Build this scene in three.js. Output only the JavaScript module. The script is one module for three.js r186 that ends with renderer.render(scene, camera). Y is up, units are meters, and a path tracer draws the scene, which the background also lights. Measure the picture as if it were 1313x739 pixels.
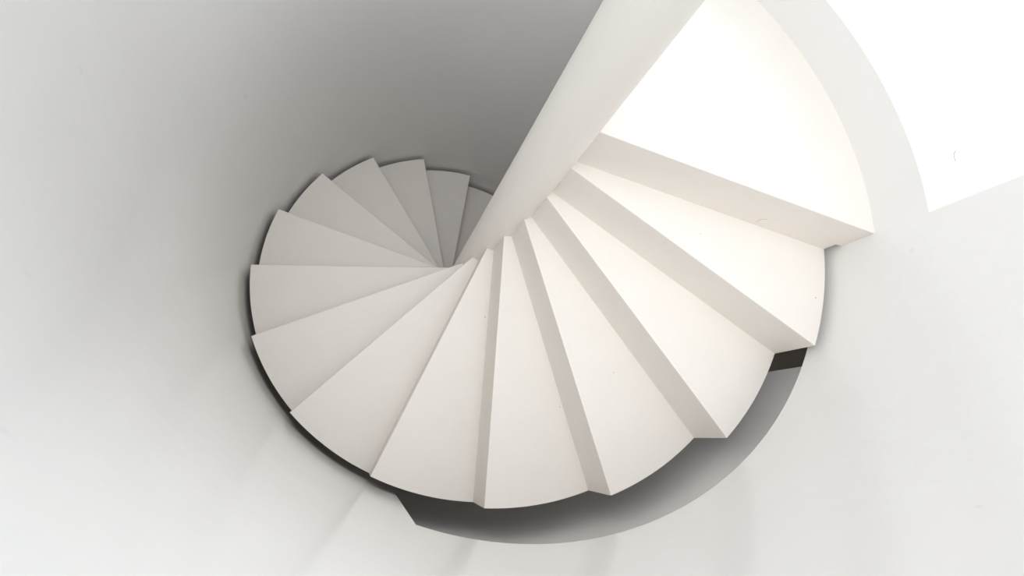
import * as THREE from 'three';
import { RectAreaLightUniformsLib } from 'three/addons/lights/RectAreaLightUniformsLib.js';
import { mergeGeometries, toCreasedNormals } from 'three/addons/utils/BufferGeometryUtils.js';

// ---------------------------------------------------------------- renderer, camera, light, exposure
const renderer = new THREE.WebGLRenderer({ antialias: true });
renderer.toneMapping = THREE.LinearToneMapping;
renderer.toneMappingExposure = 0.252;
renderer.shadowMap.enabled = true;
RectAreaLightUniformsLib.init();

const scene = new THREE.Scene();
scene.background = new THREE.Color(0x000000);

const FRAME_W = 1313, FRAME_H = 739;
const camera = new THREE.PerspectiveCamera(2 * Math.atan(FRAME_H / 2 / 623.46) * 180 / Math.PI, FRAME_W / FRAME_H, 0.02, 60);
{
  const right = new THREE.Vector3(0.897723, 0.281845, 0.338609);
  const down = new THREE.Vector3(-0.229965, -0.355791, 0.905831);
  const fwd = new THREE.Vector3(0.375778, -0.891053, -0.254588);
  const m = new THREE.Matrix4().makeBasis(right, down.clone().negate(), fwd.clone().negate());
  camera.quaternion.setFromRotationMatrix(m);
  camera.position.set(-0.800244, 1.13159, 0.649139);
  camera.setViewOffset(FRAME_W, FRAME_H, 1.45, 58.09, FRAME_W, FRAME_H);   // the photograph is cropped off-centre
}
scene.add(camera);

// the staircase in plan: axis at the origin, angles counted counter-clockwise from the front edge of the landing
const T0 = -0.568608, STEP = 0.356778, RISE = 0.18;
const R_TREAD = 1.122, R_WALL = 1.14766, R_COLUMN = 0.09185, R_NICHE = 1.222;
const FLOOR_Y = 0.179, SLAB_Y = -0.241, RIM_Y = 0.89, WELL_FLOOR_Y = -18 * RISE, CEILING_Y = 2.95;
const deg = (d) => d * Math.PI / 180;
const LAND_END = deg(75);
const at = (r, a, y) => new THREE.Vector3(r * Math.cos(T0 + a), y, -r * Math.sin(T0 + a));

// overhead light from one large opal panel, unseen, added to the upper ceiling
const SKY = { w: 3.2, d: 3.2, x: -1.1, z: 0.4, power: 9.2, color: new THREE.Color(0.91, 0.955, 1.0) };
const skyLamp = new THREE.RectAreaLight(SKY.color, SKY.power, SKY.w, SKY.d);
skyLamp.name = 'added_skylight_light';
skyLamp.position.set(SKY.x, CEILING_Y - 0.012, SKY.z);
skyLamp.lookAt(SKY.x, 0, SKY.z);
scene.add(skyLamp);
// side light from unseen frosted windows added to the upper room: [wall normal x, z, along, width, sill, height, power]
const ADDED_WINDOWS = [
  { nx: -1, nz: 0, c: -0.2, w: 5.0, y0: 0.95, h: 1.75, power: 6.5 },
  { nx: 0, nz: 1, c: 0.6, w: 5.0, y0: 0.95, h: 1.75, power: 4.2 },
];
const ADDED_WINDOW_COLOR = new THREE.Color(0.86, 0.935, 1.0), ROOM = 4;
for (const w of ADDED_WINDOWS) {
  const l = new THREE.RectAreaLight(ADDED_WINDOW_COLOR, w.power, w.w, w.h), y = w.y0 + w.h / 2;
  l.name = 'added_window_light';
  l.position.set(w.nx ? -w.nx * (ROOM - 0.03) : w.c, y, w.nz ? -w.nz * (ROOM - 0.03) : w.c);
  l.lookAt(l.position.x + w.nx, y, l.position.z + w.nz);
  scene.add(l);
}

// ---------------------------------------------------------------- helpers
let seed = 20231;
const rnd = () => { seed = (seed * 1664525 + 1013904223) >>> 0; return seed / 4294967296; };
function hash(x, y, s) { let h = (x * 374761393 + y * 668265263 + s * 1442695041) | 0; h = Math.imul(h ^ (h >>> 13), 1274126177); return ((h ^ (h >>> 16)) >>> 0) / 4294967296; }
function noise(x, y, px, py, s) {               // value noise that repeats after px, py cells
  const xi = Math.floor(x), yi = Math.floor(y), fx = x - xi, fy = y - yi;
  const u = fx * fx * (3 - 2 * fx), v = fy * fy * (3 - 2 * fy), w = (i, j) => hash(((xi + i) % px + px) % px, ((yi + j) % py + py) % py, s);
  return (w(0, 0) * (1 - u) + w(1, 0) * u) * (1 - v) + (w(0, 1) * (1 - u) + w(1, 1) * u) * v;
}
function dataTexture(w, h, fn, srgb) {
  const d = new Uint8Array(w * h * 4);
  for (let y = 0; y < h; y++) for (let x = 0; x < w; x++) {
    const c = fn(x / w, y / h), i = (y * w + x) * 4;
    for (let k = 0; k < 3; k++) d[i + k] = Math.max(0, Math.min(255, Math.round(c[k] * 255)));
    d[i + 3] = 255;
  }
  const t = new THREE.DataTexture(d, w, h);
  t.wrapS = t.wrapT = THREE.RepeatWrapping; t.magFilter = THREE.LinearFilter; t.minFilter = THREE.LinearFilter;
  if (srgb) t.colorSpace = THREE.SRGBColorSpace;
  t.needsUpdate = true;
  return t;
}
const grey = (v) => [v, v, v];
const linToSrgb = (v) => v <= 0.0031308 ? 12.92 * v : 1.055 * Math.pow(v, 1 / 2.4) - 0.055;

// quads gathered into one geometry; uv in metres
class Faces {
  constructor() { this.p = []; this.n = []; this.t = []; }
  quad(a, b, c, d, na, nb, nc, nd, ua, ub, uc, ud) {
    for (const [P, N, U] of [[a, na, ua], [b, nb, ub], [c, nc, uc], [a, na, ua], [c, nc, uc], [d, nd, ud]]) {
      this.p.push(P.x, P.y, P.z); this.n.push(N.x, N.y, N.z); this.t.push(U[0], U[1]);
    }
  }
  flat(a, b, c, d, ua, ub, uc, ud) {
    const n = new THREE.Vector3().subVectors(b, a).cross(new THREE.Vector3().subVectors(c, a));
    if (n.lengthSq() < 1e-16) n.subVectors(c, a).cross(new THREE.Vector3().subVectors(d, a));
    n.normalize();
    this.quad(a, b, c, d, n, n, n, n, ua, ub, uc, ud);
  }
  geometry() {
    const g = new THREE.BufferGeometry();
    g.setAttribute('position', new THREE.Float32BufferAttribute(this.p, 3));
    g.setAttribute('normal', new THREE.Float32BufferAttribute(this.n, 3));
    g.setAttribute('uv', new THREE.Float32BufferAttribute(this.t, 2));
    return g;
  }
}
// a curved wall: a ring sector with thickness between two heights
function shell(a0, a1, rIn, rOut, y0, y1) {
  const f = new Faces(), n = Math.max(6, Math.ceil((a1 - a0) / deg(1.25)));
  const rad = (a, s) => at(s, a, 0);
  const U = new THREE.Vector3(0, 1, 0), D = new THREE.Vector3(0, -1, 0);
  const ux = (a) => a * R_WALL;
  for (let i = 0; i < n; i++) {
    const a = a0 + (a1 - a0) * i / n, b = a0 + (a1 - a0) * (i + 1) / n;
    const ni = rad(a, -1), mi = rad(b, -1), no = rad(a, 1), mo = rad(b, 1);
    f.quad(at(rIn, b, y0), at(rIn, a, y0), at(rIn, a, y1), at(rIn, b, y1), mi, ni, ni, mi, [ux(b), y0], [ux(a), y0], [ux(a), y1], [ux(b), y1]);
    f.quad(at(rOut, a, y0), at(rOut, b, y0), at(rOut, b, y1), at(rOut, a, y1), no, mo, mo, no, [ux(a), y0], [ux(b), y0], [ux(b), y1], [ux(a), y1]);
    f.quad(at(rIn, a, y1), at(rOut, a, y1), at(rOut, b, y1), at(rIn, b, y1), U, U, U, U, [ux(a), y1], [ux(a), y1 + rOut - rIn], [ux(b), y1 + rOut - rIn], [ux(b), y1]);
    f.quad(at(rIn, b, y0), at(rOut, b, y0), at(rOut, a, y0), at(rIn, a, y0), D, D, D, D, [ux(b), y0], [ux(b), y0 - rOut + rIn], [ux(a), y0 - rOut + rIn], [ux(a), y0]);
  }
  if (a1 - a0 < Math.PI * 2 - 1e-6) for (const [a, s] of [[a0, 1], [a1, -1]]) {
    const q = [at(rIn, a, y0), at(rOut, a, y0), at(rOut, a, y1), at(rIn, a, y1)], w = [[rIn, y0], [rOut, y0], [rOut, y1], [rIn, y1]];
    if (s > 0) f.flat(...q, ...w); else f.flat(q[3], q[2], q[1], q[0], w[3], w[2], w[1], w[0]);
  }
  return f.geometry();
}
// a wedge-shaped plate; its front edge (at angle a0) is eased with a small round
function wedge(a0, a1, rIn, rOut, yTop, thick, ease = 0.003) {
  const f = new Faces(), na = Math.max(4, Math.ceil((a1 - a0) / deg(1.2))), K = 4;
  const ang = (i) => a0 + (a1 - a0) * i / na;
  const front = at(1, a0, 0), side = new THREE.Vector3(-front.z, 0, front.x);      // points clockwise seen from above, out of the front face
  const U = new THREE.Vector3(0, 1, 0), D = new THREE.Vector3(0, -1, 0);
  // rows follow the front edge inward: the top starts 'ease' behind the front line
  const rowAngle = (i, r) => { const e = a0 + Math.asin(ease / r); return e + (a1 - e) * i / na; };
  const behind = (r, d) => at(r, a0, 0).addScaledVector(side, -d);
  const top = (i, r) => { const v = i === 0 ? behind(r, ease) : at(r, rowAngle(i, r), 0); v.y = yTop; return v; };
  const uvOf = (v) => [v.x, v.z];
  for (let i = 0; i < na; i++) {
    const A = top(i, rIn), B = top(i, rOut), C = top(i + 1, rOut), E = top(i + 1, rIn);
    f.quad(A, B, C, E, U, U, U, U, uvOf(A), uvOf(B), uvOf(C), uvOf(E));
    const low = (v) => v.clone().setY(yTop - thick);
    f.quad(low(E), low(C), low(B), low(A), D, D, D, D, uvOf(E), uvOf(C), uvOf(B), uvOf(A));
    const nb = at(1, ang(i), 0), nc = at(1, ang(i + 1), 0);
    f.quad(low(B), low(C), C, B, nb, nc, nc, nb, [ang(i) * rOut, yTop - thick], [ang(i + 1) * rOut, yTop - thick], [ang(i + 1) * rOut, yTop], [ang(i) * rOut, yTop]);
  }
  const ring = [];
  for (let k = 0; k <= K; k++) { const t = Math.PI / 2 * k / K; ring.push([ease - ease * Math.sin(t), yTop - ease + ease * Math.cos(t), new THREE.Vector3().addScaledVector(side, Math.sin(t)).addScaledVector(U, Math.cos(t))]); }
  for (let k = 0; k < K; k++) {
    const [d0, y0, n0] = ring[k], [d1, y1, n1] = ring[k + 1], v = (r, d, y) => behind(r, d).setY(y);
    f.quad(v(rIn, d1, y1), v(rOut, d1, y1), v(rOut, d0, y0), v(rIn, d0, y0), n1, n1, n0, n0, [rIn, y1], [rOut, y1], [rOut, y0], [rIn, y0]);
  }
  const v = (r, y) => behind(r, 0).setY(y), yB = yTop - thick, yE = yTop - ease;
  f.quad(v(rIn, yB), v(rOut, yB), v(rOut, yE), v(rIn, yE), side, side, side, side, [rIn, yB], [rOut, yB], [rOut, yE], [rIn, yE]);
  const endB = at(rIn, a1, yB), endT = at(rIn, a1, yTop), endBo = at(rOut, a1, yB), endTo = at(rOut, a1, yTop);
  f.flat(endBo, endB, endT, endTo, [0, yB], [1, yB], [1, yTop], [0, yTop]);
  return f.geometry();
}
// a straight upright board flush with a front line at angle a, between two heights
function board(a, rIn, rOut, y0, y1, thick) {
  const f = new Faces(), front = at(1, a, 0), side = new THREE.Vector3(-front.z, 0, front.x);
  const v = (r, d, y) => at(r, a, 0).addScaledVector(side, -d).setY(y);
  const face = (d, flip) => { const q = [v(rIn, d, y0), v(rOut, d, y0), v(rOut, d, y1), v(rIn, d, y1)], w = [[rIn, y0], [rOut, y0], [rOut, y1], [rIn, y1]]; if (flip) { q.reverse(); w.reverse(); } f.flat(...q, ...w); };
  face(0, false); face(thick, true);
  f.flat(v(rOut, 0, y0), v(rOut, thick, y0), v(rOut, thick, y1), v(rOut, 0, y1), [0, y0], [thick, y0], [thick, y1], [0, y1]);
  f.flat(v(rIn, thick, y0), v(rIn, 0, y0), v(rIn, 0, y1), v(rIn, thick, y1), [0, y0], [thick, y0], [thick, y1], [0, y1]);
  f.flat(v(rIn, 0, y1), v(rOut, 0, y1), v(rOut, thick, y1), v(rIn, thick, y1), [rIn, 0], [rOut, 0], [rOut, thick], [rIn, thick]);
  f.flat(v(rIn, thick, y0), v(rOut, thick, y0), v(rOut, 0, y0), v(rIn, 0, y0), [rIn, thick], [rOut, thick], [rOut, 0], [rIn, 0]);
  return f.geometry();
}
const taken = {};
function numbered(n) { const k = taken[n] = (taken[n] ?? -1) + 1; return k ? `${n}_${String(k).padStart(3, '0')}` : n; }
function mesh(name, geometry, material, parent = scene) {
  const m = new THREE.Mesh(geometry, material);
  m.name = numbered(name); m.castShadow = m.receiveShadow = true;
  parent.add(m);
  return m;
}
function structure(name, geometry, material, label, category) {
  const m = mesh(name, geometry, material);
  m.userData = { kind: 'structure', label, category };
  return m;
}
const box = (w, h, d, x, y, z) => new THREE.BoxGeometry(w, h, d).translate(x, y, z);

// ---------------------------------------------------------------- materials
// plaster of the stairwell: satin paint with roller texture and a few faint finger smudges
const WALL_LEN = 2 * Math.PI * R_WALL, WALL_Y0 = -3.5, WALL_H = 5;
const smudges = [[-5.6, 0.112, 0.006, 0.10], [202.1, 0.138, 0.006, 0.08], [173.1, -0.681, 0.009, 0.09], [-49.3, 0.427, 0.005, 0.08], [-129.3, 0.479, 0.005, 0.07], [-30.5, 0.002, 0.006, 0.05], [-136, -0.245, 0.007, 0.05], [-42.5, 0.364, 0.005, 0.04], [-117.6, 0.733, 0.004, 0.07]]
  .map(([a, y, r, k]) => [((deg(a) % (2 * Math.PI)) + 2 * Math.PI) % (2 * Math.PI) * R_WALL, y, r, k]);
const wallBase = [0.94, 0.916, 0.892];
const wallMap = dataTexture(2048, 1400, (u, v) => {
  const x = u * WALL_LEN, y = WALL_Y0 + v * WALL_H;
  let k = 1 + 0.012 * (noise(u * 40, v * 28, 40, 28, 1) - 0.5) + 0.008 * (noise(u * 260, v * 180, 260, 180, 2) - 0.5);
  for (const [sx, sy, r, d] of smudges) {
    const dx = Math.abs(x - sx), dy = Math.abs(y - sy);
    if (dx < 3 * r && dy < 3 * r) k *= 1 - d * Math.exp(-(dx * dx + dy * dy) / (r * r)) * (0.7 + 0.6 * noise(u * 1500, v * 1000, 1500, 1000, 3));
  }
  return wallBase.map((c) => linToSrgb(c * k));
}, true);
wallMap.repeat.set(1 / WALL_LEN, 1 / WALL_H); wallMap.offset.set(0, -WALL_Y0 / WALL_H);
const rollerBump = dataTexture(1024, 1024, (u, v) => grey(0.5 * noise(u * 6, v * 6, 6, 6, 4) + 0.3 * noise(u * 20, v * 20, 20, 20, 5) + 0.06 * noise(u * 120, v * 120, 120, 120, 6)), false);
rollerBump.repeat.set(0.5, 0.5);
const wallPaint = new THREE.MeshPhysicalMaterial({ map: wallMap, roughness: 0.17, bumpMap: rollerBump, bumpScale: 0.0006 });
const roomPaint = new THREE.MeshStandardMaterial({ color: new THREE.Color().setRGB(0.88, 0.88, 0.88), roughness: 0.8 });
const stepMottle = dataTexture(1024, 1024, (u, v) => {
  const k = 1 + 0.014 * (noise(u * 12, v * 12, 12, 12, 7) - 0.5) + 0.010 * (noise(u * 70, v * 70, 70, 70, 8) - 0.5) + 0.008 * (noise(u * 400, v * 400, 400, 400, 9) - 0.5);
  return [0.95, 0.884, 0.812].map((c) => linToSrgb(c * k));
}, true);
const stepPaint = new THREE.MeshPhysicalMaterial({ map: stepMottle, roughness: 0.5, bumpMap: rollerBump, bumpScale: 0.0004 });
const columnPaint = new THREE.MeshPhysicalMaterial({ color: new THREE.Color().setRGB(0.96, 0.906, 0.842), roughness: 0.5 });
const floorPaint = new THREE.MeshPhysicalMaterial({ color: new THREE.Color().setRGB(0.92, 0.9, 0.87), roughness: 0.5 });
const scuff = new THREE.MeshStandardMaterial({ color: 0x3a3632, roughness: 0.9 });
const paleScuff = new THREE.MeshStandardMaterial({ color: 0xb9b2a6, roughness: 0.9 });

// ---------------------------------------------------------------- the setting
const NICHE0 = deg(-96.3), NICHE1 = deg(-20.1), DOOR1 = deg(25), SHAFT_OUT = 1.34, RIM_T = 0.12;
{
  const full = 2 * Math.PI;
  structure('wall_stairwell', mergeGeometries([
    shell(LAND_END - full, 0, R_WALL, R_WALL + RIM_T, SLAB_Y, RIM_Y),
    shell(DOOR1, NICHE0 + full, R_WALL, SHAFT_OUT, WELL_FLOOR_Y, SLAB_Y),
    shell(NICHE0, NICHE1, R_NICHE, SHAFT_OUT, WELL_FLOOR_Y, SLAB_Y),
  ]), wallPaint, 'smooth white curved wall of the round stairwell with a recess below its lower edge', 'wall');
  // the dim lower storey that the stairs lead down to, through an opening in the shaft
  const lowH = SLAB_Y - WELL_FLOOR_Y, ly = WELL_FLOOR_Y + lowH / 2;
  structure('floor_lower', box(8.4, 0.15, 8.4, 0, WELL_FLOOR_Y - 0.075, 0), floorPaint, 'pale floor of the lower storey at the foot of the stairs', 'floor');
  structure('wall_lower_east', box(0.2, lowH, 8, 4.1, ly, 0), roomPaint, 'plain white east wall of the lower storey', 'wall');
  structure('wall_lower_west', box(0.2, lowH, 8, -4.1, ly, 0), roomPaint, 'plain white west wall of the lower storey', 'wall');
  structure('wall_lower_north', box(8.4, lowH, 0.2, 0, ly, -4.1), roomPaint, 'plain white north wall of the lower storey', 'wall');
  structure('wall_lower_south', box(8.4, lowH, 0.2, 0, ly, 4.1), roomPaint, 'plain white south wall of the lower storey', 'wall');

  // upper floor: a slab around the well that reaches in to the landing where the wall is open
  const half = 4.2, s = new THREE.Shape();
  s.moveTo(-half, -half); s.lineTo(half, -half); s.lineTo(half, half); s.lineTo(-half, half); s.closePath();
  const hole = new THREE.Path(), N = 288, pts = [];
  const push = (r, a) => pts.push(new THREE.Vector2(r * Math.cos(T0 + a), r * Math.sin(T0 + a)));
  for (let i = 0; i <= 75; i++) push(R_WALL, LAND_END * i / 75);
  for (let i = 0; i <= N; i++) push(R_WALL + RIM_T, LAND_END + (full - LAND_END) * i / N);
  pts.reverse(); hole.setFromPoints(pts); s.holes.push(hole);
  const g = new THREE.ExtrudeGeometry(s, { depth: FLOOR_Y - SLAB_Y, bevelEnabled: false, curveSegments: 4 });
  g.rotateX(-Math.PI / 2).translate(0, SLAB_Y, 0);
  structure('floor', toCreasedNormals(g, 0.4), floorPaint, 'bright white upper floor with a curved edge beside the landing', 'floor');

  const mark = mesh('scratch', new THREE.TubeGeometry(new THREE.CatmullRomCurve3([[1.363, 13.1], [1.349, 12.5], [1.344, 11.9], [1.342, 11.2]].map(([r, a]) => at(r, deg(a), FLOOR_Y))), 16, 0.0012, 5), paleScuff, scene.getObjectByName('floor'));
  mark.userData.label = 'short curved grey scuff on the white floor';

  // the upper room that closes the place above the frame
  const wallH = CEILING_Y - FLOOR_Y, wy = FLOOR_Y + wallH / 2;
  structure('wall_east', box(0.2, wallH, 8, 4.1, wy, 0), roomPaint, 'plain white east wall of the upper room', 'wall');
  structure('wall_west', box(0.2, wallH, 8, -4.1, wy, 0), roomPaint, 'plain white west wall of the upper room', 'wall');
  structure('wall_north', box(8.4, wallH, 0.2, 0, wy, -4.1), roomPaint, 'plain white north wall of the upper room', 'wall');
  structure('wall_south', box(8.4, wallH, 0.2, 0, wy, 4.1), roomPaint, 'plain white south wall of the upper room', 'wall');
  structure('ceiling', box(8.4, 0.2, 8.4, 0, CEILING_Y + 0.1, 0), roomPaint, 'plain white ceiling of the upper room', 'ceiling');
}

// ---------------------------------------------------------------- the spiral staircase
const stairs = new THREE.Group();
stairs.name = 'spiral_staircase';
stairs.position.set(0, WELL_FLOOR_Y, 0);
stairs.userData = { label: 'white spiral staircase with wedge treads winding down around a round central column', category: 'staircase' };
scene.add(stairs);
const drop = (g) => g.translate(0, -WELL_FLOOR_Y, 0);
{
  const colH = RIM_Y + 0.25 - WELL_FLOOR_Y;
  mesh('column', new THREE.CylinderGeometry(R_COLUMN, R_COLUMN, colH, 96, 1).translate(0, colH / 2, 0), columnPaint, stairs).userData.label = 'smooth white round central column';
  const THICK = 0.03, BOARD = 0.024, rIn = R_COLUMN - 0.004;
  const landing = mesh('landing', drop(wedge(0, LAND_END, rIn, R_WALL, 0, 0.1284)), stepPaint, stairs);
  landing.userData.label = 'broad white landing at the top of the stairs';
  mesh('riser', drop(board(0, rIn, R_TREAD, -RISE, -0.1284, BOARD)), stepPaint, landing);
  const scratch = (pts, r, m, parent) => mesh('scratch', new THREE.TubeGeometry(new THREE.CatmullRomCurve3(pts), 16, r, 5), m, parent).userData.label = 'short curved grey scratch';
  const lift = (v) => v.add(new THREE.Vector3(0, -WELL_FLOOR_Y, 0));
  scratch([[0.806, -0.162], [0.803, -0.142], [0.812, -0.130], [0.824, -0.126]].map(([r, y]) => lift(at(r, 0, y))), 0.0007, paleScuff, landing);
  for (let k = 1; k <= 17; k++) {
    const y = -k * RISE, a = -k * STEP;
    const t = mesh('tread', drop(wedge(a, a + STEP + 0.02, rIn, R_TREAD, y, THICK)), stepPaint, stairs);
    mesh('riser', drop(board(a, rIn, R_TREAD, y - RISE, y - THICK, BOARD)), stepPaint, t);
    const dot = (r, d, size, m = scuff) => mesh('scuff_mark', drop(new THREE.CylinderGeometry(size, size, 0.0008, 10).translate(0, 0.0002, 0).translate(at(r, deg(d), 0).x, y, at(r, deg(d), 0).z)), m, t).userData.label = m === scuff ? 'tiny dark chip in the white paint' : 'faint grey speck on the white paint';
    if (k === 1) dot(1.0892, -11.23, 0.0018);
    if (k === 5) dot(0.4086, -83.67, 0.0018);
    if (k === 1) dot(0.6004, -10.95, 0.0016, paleScuff);
    if (k === 3) dot(0.7637, -49.16, 0.0018, paleScuff);
    if (k === 4) dot(0.8132, -62.21, 0.0018, paleScuff);
  }
}

// ---------------------------------------------------------------- the unseen opal ceiling panel added to light the well
{
  const g = new THREE.Group();
  g.name = 'added_skylight'; g.position.set(SKY.x, CEILING_Y, SKY.z);
  g.userData = { label: 'large square opal light panel added in the unseen white ceiling above the stairwell', category: 'added_skylight' };
  scene.add(g);
  const glow = new THREE.MeshStandardMaterial({ color: 0xffffff, emissive: SKY.color, emissiveIntensity: 1.0, roughness: 0.6 });
  mesh('diffuser', box(SKY.w, 0.008, SKY.d, 0, -0.005, 0), glow, g);
  const b = 0.06, h = 0.05;
  mesh('frame', mergeGeometries([box(SKY.w + 2 * b, h, b, 0, -h / 2, SKY.d / 2 + b / 2), box(SKY.w + 2 * b, h, b, 0, -h / 2, -SKY.d / 2 - b / 2), box(b, h, SKY.d, SKY.w / 2 + b / 2, -h / 2, 0), box(b, h, SKY.d, -SKY.w / 2 - b / 2, -h / 2, 0)]), roomPaint, g);
}

// glowing frosted windows, out of view, added to brighten the well from the side
ADDED_WINDOWS.forEach((w, i) => {
  const g = new THREE.Group(), y = w.y0 + w.h / 2, t = 0.02;
  g.name = `window_${i + 1}`;
  g.position.set(w.nx ? -w.nx * ROOM : w.c, w.y0, w.nz ? -w.nz * ROOM : w.c);
  g.rotation.y = Math.atan2(w.nx, w.nz);                       // local z points into the room
  g.userData = { kind: 'structure', label: w.nx ? 'long glowing frosted panel added to the unseen east wall of the upper room for side light' : 'long glowing frosted panel added to the unseen north wall of the upper room for side light', category: 'window' };
  scene.add(g);
  const glow = new THREE.MeshStandardMaterial({ color: 0xffffff, emissive: ADDED_WINDOW_COLOR, emissiveIntensity: 1.0, roughness: 0.4 });
  const n = 4, pw = w.w / n;
  for (let k = 0; k < n; k++) mesh('pane', box(pw - 0.01, w.h, t, -w.w / 2 + pw * (k + 0.5), w.h / 2, t / 2), glow, g);
  const b = 0.06, d = 0.026;
  mesh('frame', mergeGeometries([box(w.w + 2 * b, b, d, 0, -b / 2, d / 2), box(w.w + 2 * b, b, d, 0, w.h + b / 2, d / 2), box(b, w.h, d, -w.w / 2 - b / 2, w.h / 2, d / 2), box(b, w.h, d, w.w / 2 + b / 2, w.h / 2, d / 2)]), roomPaint, g);
});

// an unseen dim lamp added below to lighten the dark opening in the shaft
{
  const g = new THREE.Group();
  g.name = 'added_ceiling_lamp'; g.position.set(2.2, SLAB_Y, -2.4);
  g.userData = { label: 'small round opal ceiling lamp, unseen, added to lighten the lower storey', category: 'lamp' };
  scene.add(g);
  mesh('base', new THREE.CylinderGeometry(0.15, 0.15, 0.03, 40).translate(0, -0.015, 0), roomPaint, g);
  mesh('shade', new THREE.LatheGeometry([[0.14, -0.03], [0.135, -0.055], [0.1, -0.08], [0.05, -0.092], [0, -0.095]].map(([x, y]) => new THREE.Vector2(x, y)), 40), new THREE.MeshStandardMaterial({ color: 0xffffff, emissive: 0xfff4e6, emissiveIntensity: 0.4, roughness: 0.5 }), g);
  const l = new THREE.PointLight(0xfff4e6, 3.2);
  l.position.set(2.2, SLAB_Y - 0.13, -2.4); l.castShadow = true; l.name = 'added_ceiling_lamp_light';
  scene.add(l);
}

renderer.render(scene, camera);
